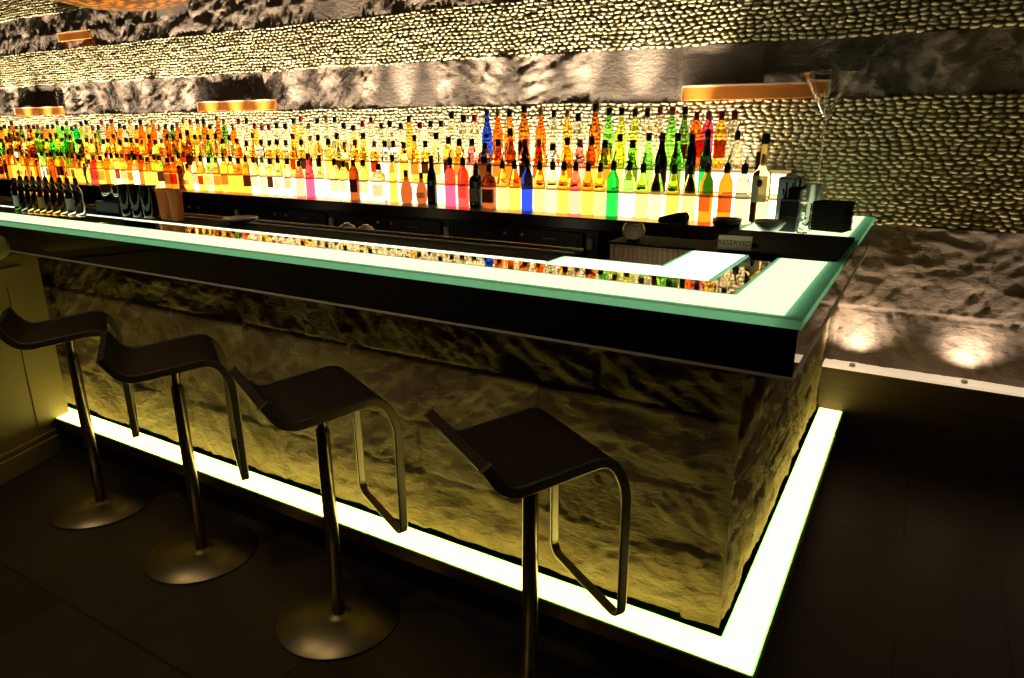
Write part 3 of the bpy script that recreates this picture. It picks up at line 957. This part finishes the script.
# two upturned white bowls on a low shelf behind the bar
sh = MB().box((-2.3, 0.66, 1.0), (-1.75, 0.86, 1.018)).build('speed_shelf', M_DARKSTEEL, bevel=0.002)
tag(sh, 'narrow steel shelf behind the bar carrying two white bowls', 'shelf')
MB().box((-2.28, 0.74, 0.0), (-2.24, 0.78, 1.0)).build('leg', M_DARKSTEEL, sh)
MB().box((-1.81, 0.74, 0.0), (-1.77, 0.78, 1.0)).build('leg', M_DARKSTEEL, sh)
for i, x in enumerate((-2.045, -1.935)):
    m = MB(); m.lathe([(0.042, 0.0), (0.046, 0.02), (0.042, 0.05), (0.028, 0.068), (0.014, 0.073), (0.014, 0.078), (0.0, 0.078)], 28, cap=False)
    o = m.build('white_bowl', M_WHITECER); o.location = (x, 0.80, 1.0185)
    tag(o, ['left', 'right'][i] + ' of the two upturned white bowls behind the bar', 'bowl', 'upturned white bowls')
# ribbed wooden bin and glass bowl behind the corner
wbn = thing('ribbed_bin', 'ribbed brown wooden bin behind the inner corner of the bar', 'bin', (-0.667, 1.107, 0.0))
m = MB(); m.box((-0.19, -0.10, 0.0), (0.19, 0.10, 1.068)); m.build('bin_body', M_WOODBIN, wbn)
m = MB()
for k in range(19):
    xx = -0.18 + 0.02 * k
    m.box((xx - 0.006, -0.107, 0.05), (xx + 0.006, -0.10, 1.06))
m.build('ribbing', M_WOODBIN, wbn)
MB().box((-0.195, -0.108, 1.068), (0.195, 0.105, 1.078)).build('bin_rim', M_RUBBER, wbn)
m = MB(); m.lathe([(0.0, 0.0), (0.022, 0.0), (0.042, 0.018), (0.046, 0.042), (0.036, 0.066), (0.03, 0.07), (0.034, 0.062), (0.042, 0.04), (0.036, 0.018), (0.0, 0.006)], 28, cap=False)
o = m.build('round_jar', mat('tan_ceramic', (0.42, 0.34, 0.22), 0.3)); o.location = (-0.782, 1.06, 1.0785)
tag(o, 'small round tan jar on top of the ribbed wooden bin', 'jar')

# ------------------------------------------------------------------ things on the return
sg = thing('reserved_sign', 'small brushed metal sign reading RESERVED standing before the black mat', 'sign', (-0.338, 0.815, ZT + 0.0005), radians(6))
m = MB()
m.add([(-0.054, 0.0, 0.0), (0.054, 0.0, 0.0), (0.054, 0.016, 0.046), (-0.054, 0.016, 0.046), (-0.054, 0.003, 0.0), (0.054, 0.003, 0.0), (0.054, 0.019, 0.046), (-0.054, 0.019, 0.046)],
      [(0, 1, 2, 3), (5, 4, 7, 6), (3, 2, 6, 7), (0, 4, 5, 1), (1, 5, 6, 2), (0, 3, 7, 4)])
m.build('plate', M_SIGN, sg)
m = MB(); m.box((-0.03, 0.0, 0.0), (0.03, 0.03, 0.003)); m.build('foot', M_SIGN, sg)
cu = bpy.data.curves.new('lettering', 'FONT'); cu.body = 'RESERVED'; cu.size = 0.0235; cu.align_x = 'CENTER'; cu.align_y = 'CENTER'; cu.extrude = 0.0005
cu.space_character = 1.0
_t = bpy.data.objects.new('lettering_curve', cu); COL.objects.link(_t)
bpy.context.view_layer.update()
_me = bpy.data.meshes.new_from_object(_t.evaluated_get(bpy.context.evaluated_depsgraph_get()))
bpy.data.objects.remove(_t)
_me.materials.clear(); _me.materials.append(M_TEXT)
tx = bpy.data.objects.new('lettering', _me); COL.objects.link(tx); tx.parent = sg
tx.location = (0, 0.0072, 0.023); tx.rotation_euler = (pi / 2 - math.atan2(0.016, 0.046), 0, 0)

ZM = ZT + 0.0006
# pale bowl
m = MB(); m.lathe([(0.0, 0.0), (0.024, 0.0), (0.028, 0.004), (0.045, 0.022), (0.062, 0.046), (0.060, 0.047), (0.042, 0.025), (0.02, 0.008), (0.0, 0.007)], 32, cap=False)
o = m.build('small_bowl', M_WHITECER); o.location = (-0.318, 1.285, ZM); tag(o, 'small pale bowl on the glowing glass beside the straw caddy', 'bowl')
# straw caddy: black holder with straws
cy = thing('straw_caddy', 'black straw caddy filled with black straws on the glowing return', 'straw caddy', (-0.262, 1.37, ZM))
m = MB(); m.prism([(-0.036, -0.03), (0.03, -0.03), (0.03, 0.03), (-0.036, 0.03)], 0.0, 0.125); m.build('holder', M_CAPBLACK, cy, bevel=0.004)
m = MB(); m.box((-0.037, -0.031, 0.055), (0.031, 0.031, 0.060)); m.box((-0.037, -0.031, 0.118), (0.031, 0.031, 0.123)); m.build('clear_band', M_DARKSTEEL, cy)
m = MB(); m.prism([(-0.006, -0.026), (0.026, -0.026), (0.026, 0.026), (-0.006, 0.026)], 0.125, 0.17); m.add([(-0.012, -0.02, 0.125), (0.05, -0.02, 0.172), (0.05, 0.02, 0.172), (-0.012, 0.02, 0.125), (-0.012, -0.02, 0.15), (0.045, -0.02, 0.178), (0.045, 0.02, 0.178), (-0.012, 0.02, 0.15)],
    [(0, 3, 2, 1), (4, 5, 6, 7), (0, 1, 5, 4), (1, 2, 6, 5), (2, 3, 7, 6), (3, 0, 4, 7)]); m.build('napkin_insert', M_NAPKIN, cy)
for k in range(9):
    a = random.uniform(-0.03, 0.012); b = random.uniform(-0.022, 0.022); h = random.uniform(0.16, 0.20)
    m = MB(); m.tube([(a, b, 0.12), (a + random.uniform(-0.006, 0.008), b, h)], 0.0032, 8); m.build('straw', M_CAPBLACK, cy)
for k in range(2):
    m = MB(); x0 = 0.006 + 0.016 * k
    m.tube([(x0, 0, 0.13), (x0, 0, 0.195)] + [(x0 + 0.010 - 0.010 * cos(t), 0, 0.195 + 0.012 * sin(t)) for t in (0.6, 1.2, 1.9, 2.5)] + [(x0 + 0.02, 0, 0.19), (x0 + 0.018, 0, 0.165)], 0.0022, 8)
    m.build('wire_loop', M_CAPBLACK, cy)
# clear glass with ice
tg = thing('cocktail_glass', 'clear tumbler with ice between the straw caddy and black napkins', 'glass', (-0.205, 1.345, ZM))
m = MB(); m.lathe(dense([(0.0, 0.0), (0.022, 0.0), (0.024, 0.003), (0.029, 0.115), (0.027, 0.115), (0.0215, 0.010), (0.0, 0.010)]), 24, cap=False); m.build('glass_wall', M_CLEARGLASS, tg)
for k, (a, b, c2) in enumerate(((-0.006, 0.004, 0.022), (0.007, -0.005, 0.040), (-0.003, 0.003, 0.060))):
    m = MB(); m.box((-0.009, -0.009, -0.009), (0.009, 0.009, 0.009)); q = m.build('ice_cube', M_CLEARGLASS, tg, bevel=0.002); q.location = (a, b, c2); q.rotation_euler = (0.4 * k, 0.3, 0.8 * k)
# napkin stack
nk = thing('napkin_stack', 'stack of folded black cocktail napkins on the glowing return', 'napkins', (-0.122, 1.475, ZM), radians(-12))
for k in range(12):
    m = MB(); dx = random.uniform(-0.003, 0.003); m.box((-0.064 + dx, -0.05, 0.0095 * k), (0.064 + dx, 0.05, 0.0095 * k + 0.0085)); m.build('napkin', M_NAPKIN, nk, bevel=0.003)
nk.rotation_euler = (0, 0, radians(-14))
# steel shaker behind the napkins
sk = thing('cocktail_shaker', 'tall steel shaker tin behind the black napkin stack', 'shaker', (-0.212, 1.61, ZM))
m = MB(); m.lathe([(0.0, 0.0), (0.026, 0.0), (0.028, 0.003), (0.032, 0.165), (0.033, 0.167), (0.031, 0.167), (0.027, 0.006), (0.0, 0.006)], 32, cap=False); m.build('tin', M_STEEL, sk)
# oversized martini glass with a clear stirrer
mg = thing('martini_glass', 'tall clear long-stemmed martini glass against the pebble wall', 'martini glass', (-0.146, 1.72, ZM))
m = MB()
m.lathe(dense([(0.0, 0.0), (0.055, 0.001), (0.056, 0.003), (0.02, 0.008), (0.006, 0.02), (0.0042, 0.08), (0.0042, 0.40), (0.007, 0.425), (0.058, 0.515), (0.104, 0.604), (0.1025, 0.605), (0.056, 0.519), (0.006, 0.432), (0.0, 0.430)]), 48, cap=False)
m.build('glass_body', glass('martini_clear_glass', (0.97, 0.97, 0.96), 1.45), mg)
m = MB(); m.tube([(0.010, 0.0, 0.44), (0.108, 0.03, 0.735)], 0.0016, 8); m.build('stirrer', M_CLEARGLASS, mg)
mg.location.x = -0.222
# whisky bottle with cream label at the end of the row
wh = thing('whisky_bottle', 'tall whisky bottle with cream label and black stopper on the return', 'bottle', (-0.432, 1.60, ZM))
wh.location = (-0.425, 1.60, ZM)
m = MB(); m.lathe([(0.0, 0.0), (0.033, 0.0), (0.036, 0.004), (0.036, 0.19), (0.033, 0.205), (0.018, 0.222), (0.0135, 0.24), (0.0125, 0.33), (0.0, 0.33)], 24, sq=5, cap=False); m.build('bottle_glass', G['pale gold'], wh)
m = MB(); m.box((-0.031, -0.0375, 0.085), (0.031, -0.0368, 0.195)); m.build('label', M_LABELCREAM, wh)
m = MB(); m.lathe([(0.0, 0.0), (0.011, 0.0), (0.011, 0.0008), (0.0, 0.0008)], 20, cap=False); q = m.build('label_seal', M_LABELDARK, wh); q.location = (0.0, -0.0376, 0.165); q.rotation_euler = (pi / 2, 0, 0); q.scale = (1.0, 1.5, 1.0)
m = MB(); m.lathe([(0.016, 0.322), (0.017, 0.325), (0.017, 0.362), (0.015, 0.365)], 16); m.build('stopper', M_CAPBLACK, wh)
# slim brown flat bottle box standing beside it
bx = MB(); bx.box((-0.011, -0.011, 0.0), (0.011, 0.011, 0.29)); bx = bx.build('brown_carton', mat('brown_card', (0.16, 0.06, 0.02), 0.6), bevel=0.002)
bx.location = (-0.452, 1.685, ZM + 0.0); bx.rotation_euler = (0, 0, 0)
bx.location = (-0.457, 1.662, ZM)
tag(bx, 'slim upright brown carton behind the tall whisky bottle', 'carton')
# upright grey metal box
gb = thing('dispenser_box', 'upright grey-blue metal dispenser behind the straw caddy', 'dispenser', (-0.312, 1.64, ZM))
MB().box((-0.046, -0.04, 0.0), (0.046, 0.04, 0.19)).build('housing', M_GREYBOX, gb, bevel=0.006)
MB().box((-0.04, -0.0425, 0.012), (0.04, -0.0405, 0.178)).build('front_plate', mat('grey_plate', (0.26, 0.30, 0.33), 0.18, 0.8), gb)
# folded black cloth and black ashtray on the worktop edge
m = MB()
m.add([(-0.062, -0.035, 0), (0.058, -0.035, 0), (0.062, 0.035, 0), (-0.058, 0.035, 0), (-0.060, -0.034, 0.022), (0.035, -0.034, 0.050), (0.055, 0.03, 0.046), (-0.056, 0.034, 0.022), (0.062, -0.034, 0.028), (0.064, 0.034, 0.026)],
      [(0, 3, 2, 1), (0, 1, 8, 5, 4), (4, 5, 6, 7), (5, 8, 9, 6), (1, 2, 9, 8), (2, 3, 7, 6, 9), (3, 0, 4, 7)])
o = m.build('folded_cloth', M_NAPKIN, bevel=0.004); o.location = (-0.78, 1.548, 1.0955); tag(o, 'folded black bar cloth on the edge of the bottle worktop', 'cloth')
m = MB(); m.lathe([(0.0, 0.0), (0.052, 0.0), (0.058, 0.004), (0.062, 0.030), (0.054, 0.030), (0.048, 0.008), (0.0, 0.008)], 28, cap=False)
o = m.build('black_ashtray', M_CAPBLACK); o.location = (-0.545, 1.555, 1.0955); tag(o, 'round black dish on the worktop in front of the orange bottles', 'dish')

# ------------------------------------------------------------------ copper wall shelves
def ledge(x0, x1, z, label, h=0.062, dpt=0.012):
    r = thing('copper_shelf', label, 'wall shelf', ((x0 + x1) / 2, WY - 0.02, z), group='copper shelves on the stone wall')
    w = (x1 - x0) / 2
    MB().box((-w, -dpt, 0.0), (w, 0.01, h)).build('shelf_box', M_COPPER, r, bevel=0.003)
    m = MB(); m.box((-w - 0.003, -dpt - 0.004, h), (w + 0.003, -dpt + 0.012, h + 0.008)); m.box((-w - 0.005, -dpt - 0.004, 0.0), (-w - 0.0005, -dpt + 0.03, h)); m.build('bright_lip', M_COPPERLIP, r)
ledge(-0.935, -0.262, 1.630, 'copper wall shelf above the right end of the bottles')
ledge(-4.70, -3.86, 1.630, 'copper wall shelf above the amber bottles, second from the martini glass')
ledge(-7.42, -6.60, 1.630, 'copper wall shelf lowest at the far left end of the wall')
ledge(-6.45, -5.98, 2.225, 'small copper wall shelf high on the stone near the amber pendant')

# ------------------------------------------------------------------ amber pendant at the top left
pd = thing('pendant_lamp', 'amber patterned bowl pendant peeking in at the top left', 'pendant lamp', (-3.56, 0.80, 2.100))
M_AMBER = mat('amber_shade', (0.5, 0.18, 0.03), 0.4, emit=(1.0, 0.30, 0.03), estr=0.9)
def amber_nodes():
    nt, N, L, b = nodes(M_AMBER)
    tc = N.new('ShaderNodeTexCoord'); vo = N.new('ShaderNodeTexVoronoi'); vo.inputs['Scale'].default_value = 26
    cr = N.new('ShaderNodeValToRGB'); cr.color_ramp.elements[0].position = 0.15; cr.color_ramp.elements[0].color = (1.0, 0.28, 0.025, 1)
    cr.color_ramp.elements[1].position = 0.6; cr.color_ramp.elements[1].color = (0.07, 0.012, 0.002, 1)
    L.new(tc.outputs['Object'], vo.inputs['Vector']); L.new(vo.outputs['Distance'], cr.inputs['Fac'])
    L.new(cr.outputs['Color'], b.inputs['Base Color']); L.new(cr.outputs['Color'], sock(b, 'Emission Color', 'Emission'))
amber_nodes()
m = MB()
pf = [(0.0, 0.0), (0.10, 0.003), (0.20, 0.014), (0.30, 0.036), (0.39, 0.075), (0.45, 0.13), (0.47, 0.19), (0.46, 0.19), (0.44, 0.135), (0.38, 0.082), (0.29, 0.044), (0.19, 0.022), (0.0, 0.010)]
m.lathe(pf, 56, cap=False); m.build('bowl_shade', M_AMBER, pd)
m = MB(); m.lathe([(0.462, 0.186), (0.478, 0.19), (0.478, 0.205), (0.462, 0.205)], 56, cap=False); m.build('rim', M_BRONZE, pd)
for k in range(3):
    a = 2 * pi * k / 3
    m = MB(); m.tube([(0.46 * cos(a), 0.46 * sin(a), 0.2), (0.02 * cos(a), 0.02 * sin(a), 0.62)], 0.004, 8); m.build('suspension_rod', M_BRONZE, pd)
m = MB(); m.lathe([(0.012, 0.60), (0.012, 0.86), (0.05, 0.88), (0.05, 0.8995)], 20); m.build('ceiling_rose', M_BRONZE, pd)

# ------------------------------------------------------------------ lights
def spot(name, loc, tgt, power, size_deg, blend, col, radius=0.012):
    l = bpy.data.lights.new(name, 'SPOT'); l.energy = power; l.spot_size = radians(size_deg); l.spot_blend = blend; l.color = col; l.shadow_soft_size = radius
    o = bpy.data.objects.new(name, l); COL.objects.link(o); o.location = loc
    d = Vector(tgt) - Vector(loc); o.rotation_euler = d.to_track_quat('-Z', 'Y').to_euler()
    return o
WARM = (1.0, 0.84, 0.62)
UP = [-7.49, -7.19, -6.84, -6.56, -6.31, -6.02, -5.69, -5.42, -5.09, -4.84, -4.55, -4.27, -3.98, -3.69, -3.35, -3.02, -2.72, -2.42, -2.10, -1.78, -1.49, -1.16, -0.86]
up0 = None
for i, x in enumerate(UP):
    if up0 is None:
        up0 = thing('wall_uplight', 'u', 'uplight', group='uplights behind the bottles')
        m = MB(); m.lathe([(0.012, 0.0), (0.012, 0.02), (0.010, 0.024), (0.010, 0.020), (0.0, 0.020)], 14, cap=False); m.build('housing', M_DARKSTEEL, up0)
        o = up0
    else:
        o = copy_tree(up0)
    o.location = (x, 1.957, 1.3115)
    o['label'] = 'small metal uplight hidden behind the back row of bottles'
    spot('uplight_lamp', (x, 1.957, 1.338), (x, 2.03, 1.9), [150, 90][i > 21], 36, 0.95, WARM)
MB().box((-8.6, 1.966, 1.292), (XR, 2.055, 1.3115)).build('added_strip_rail', M_BLACK, sd)
MB().box((-8.6, 1.968, 1.3116), (-0.62, 2.016, 1.3145)).build('added_light_strip', glow('added_strip_glow', (1.0, 0.87, 0.66), 105.0), sd)  # glowing strip added to whiten the pebbles and bottles from behind
gd0 = None
for i, x in enumerate((-0.005, 0.454, 0.914, 1.374)):
    spot('plinth_lamp', (x, 2.030, 0.418), (x, 2.06, 0.75), 14, 130, 1.0, (1.0, 0.80, 0.60), 0.015)
    if gd0 is None:
        gd0 = thing('ledge_uplight', 'u', 'uplight', group='uplights on the pale ledge')
        m = MB(); m.lathe([(0.014, 0.0), (0.014, 0.01), (0.011, 0.014), (0.011, 0.010), (0.0, 0.010)], 14, cap=False); m.build('housing', M_STEEL, gd0)
        o = gd0
    else:
        o = copy_tree(gd0)
    o.location = (x, 2.030, 0.3975)
    o['label'] = 'small steel uplight on the pale ledge, %s from the bar' % NTH[i]

# fill spots added behind the bar to brighten bowls, bin and cabinets
for x, y in ((-0.62, 0.70), (-1.6, 0.70), (-2.6, 0.70), (-3.6, 0.70)):
    spot('underbar_fill', (x, y, 0.97), (x - 0.15, 1.5, 1.0), 0.8, 150, 1.0, (1.0, 0.78, 0.5), 0.02)
# dim recessed ceiling lamps over the stools
dl0 = None
for i, (x, y, pw) in enumerate(((-2.6, -1.3, 34.0), (-1.2, -1.4, 34.0), (1.0, 0.4, 15.0))):
    if dl0 is None:
        dl0 = thing('ceiling_downlight', 'd', 'downlight', group='dim ceiling downlights')
        m = MB(); m.lathe([(0.05, 0.0), (0.06, 0.0), (0.06, -0.006), (0.05, -0.006)], 24, cap=False); m.build('trim_ring', M_DARKSTEEL, dl0)
        o = dl0
    else:
        o = copy_tree(dl0)
    o.location = (x, y, 2.9995)
    o['label'] = 'round recessed downlight in the dark ceiling, %s over the seating side' % NTH[i]
    spot('downlight_lamp', (x, y, 2.98), (x + 0.1, y + 0.1, 0), pw, 100, 0.8, (1.0, 0.72, 0.42), 0.05)

# ------------------------------------------------------------------ world and camera
w = bpy.data.worlds.new('World'); S.world = w; w.use_nodes = True
w.node_tree.nodes['Background'].inputs['Color'].default_value = (0.010, 0.007, 0.004, 1)
w.node_tree.nodes['Background'].inputs['Strength'].default_value = 0.5
cam = bpy.data.cameras.new('Camera'); co = bpy.data.objects.new('Camera', cam); COL.objects.link(co)
co.location = (0.188, -1.522, 1.506)
co.rotation_euler = (radians(73.008), radians(0.198), radians(30.511))
cam.sensor_width = 36.0; cam.sensor_fit = 'HORIZONTAL'
cam.lens = 692.59 / 1024 * 36.0
cam.clip_start = 0.02
S.camera = co
cy_ = S.cycles
cy_.use_denoising = True
cy_.max_bounces = 14; cy_.transmission_bounces = 14; cy_.glossy_bounces = 6; cy_.diffuse_bounces = 4
cy_.caustics_reflective = False; cy_.caustics_refractive = False
cy_.sample_clamp_indirect = 8.0
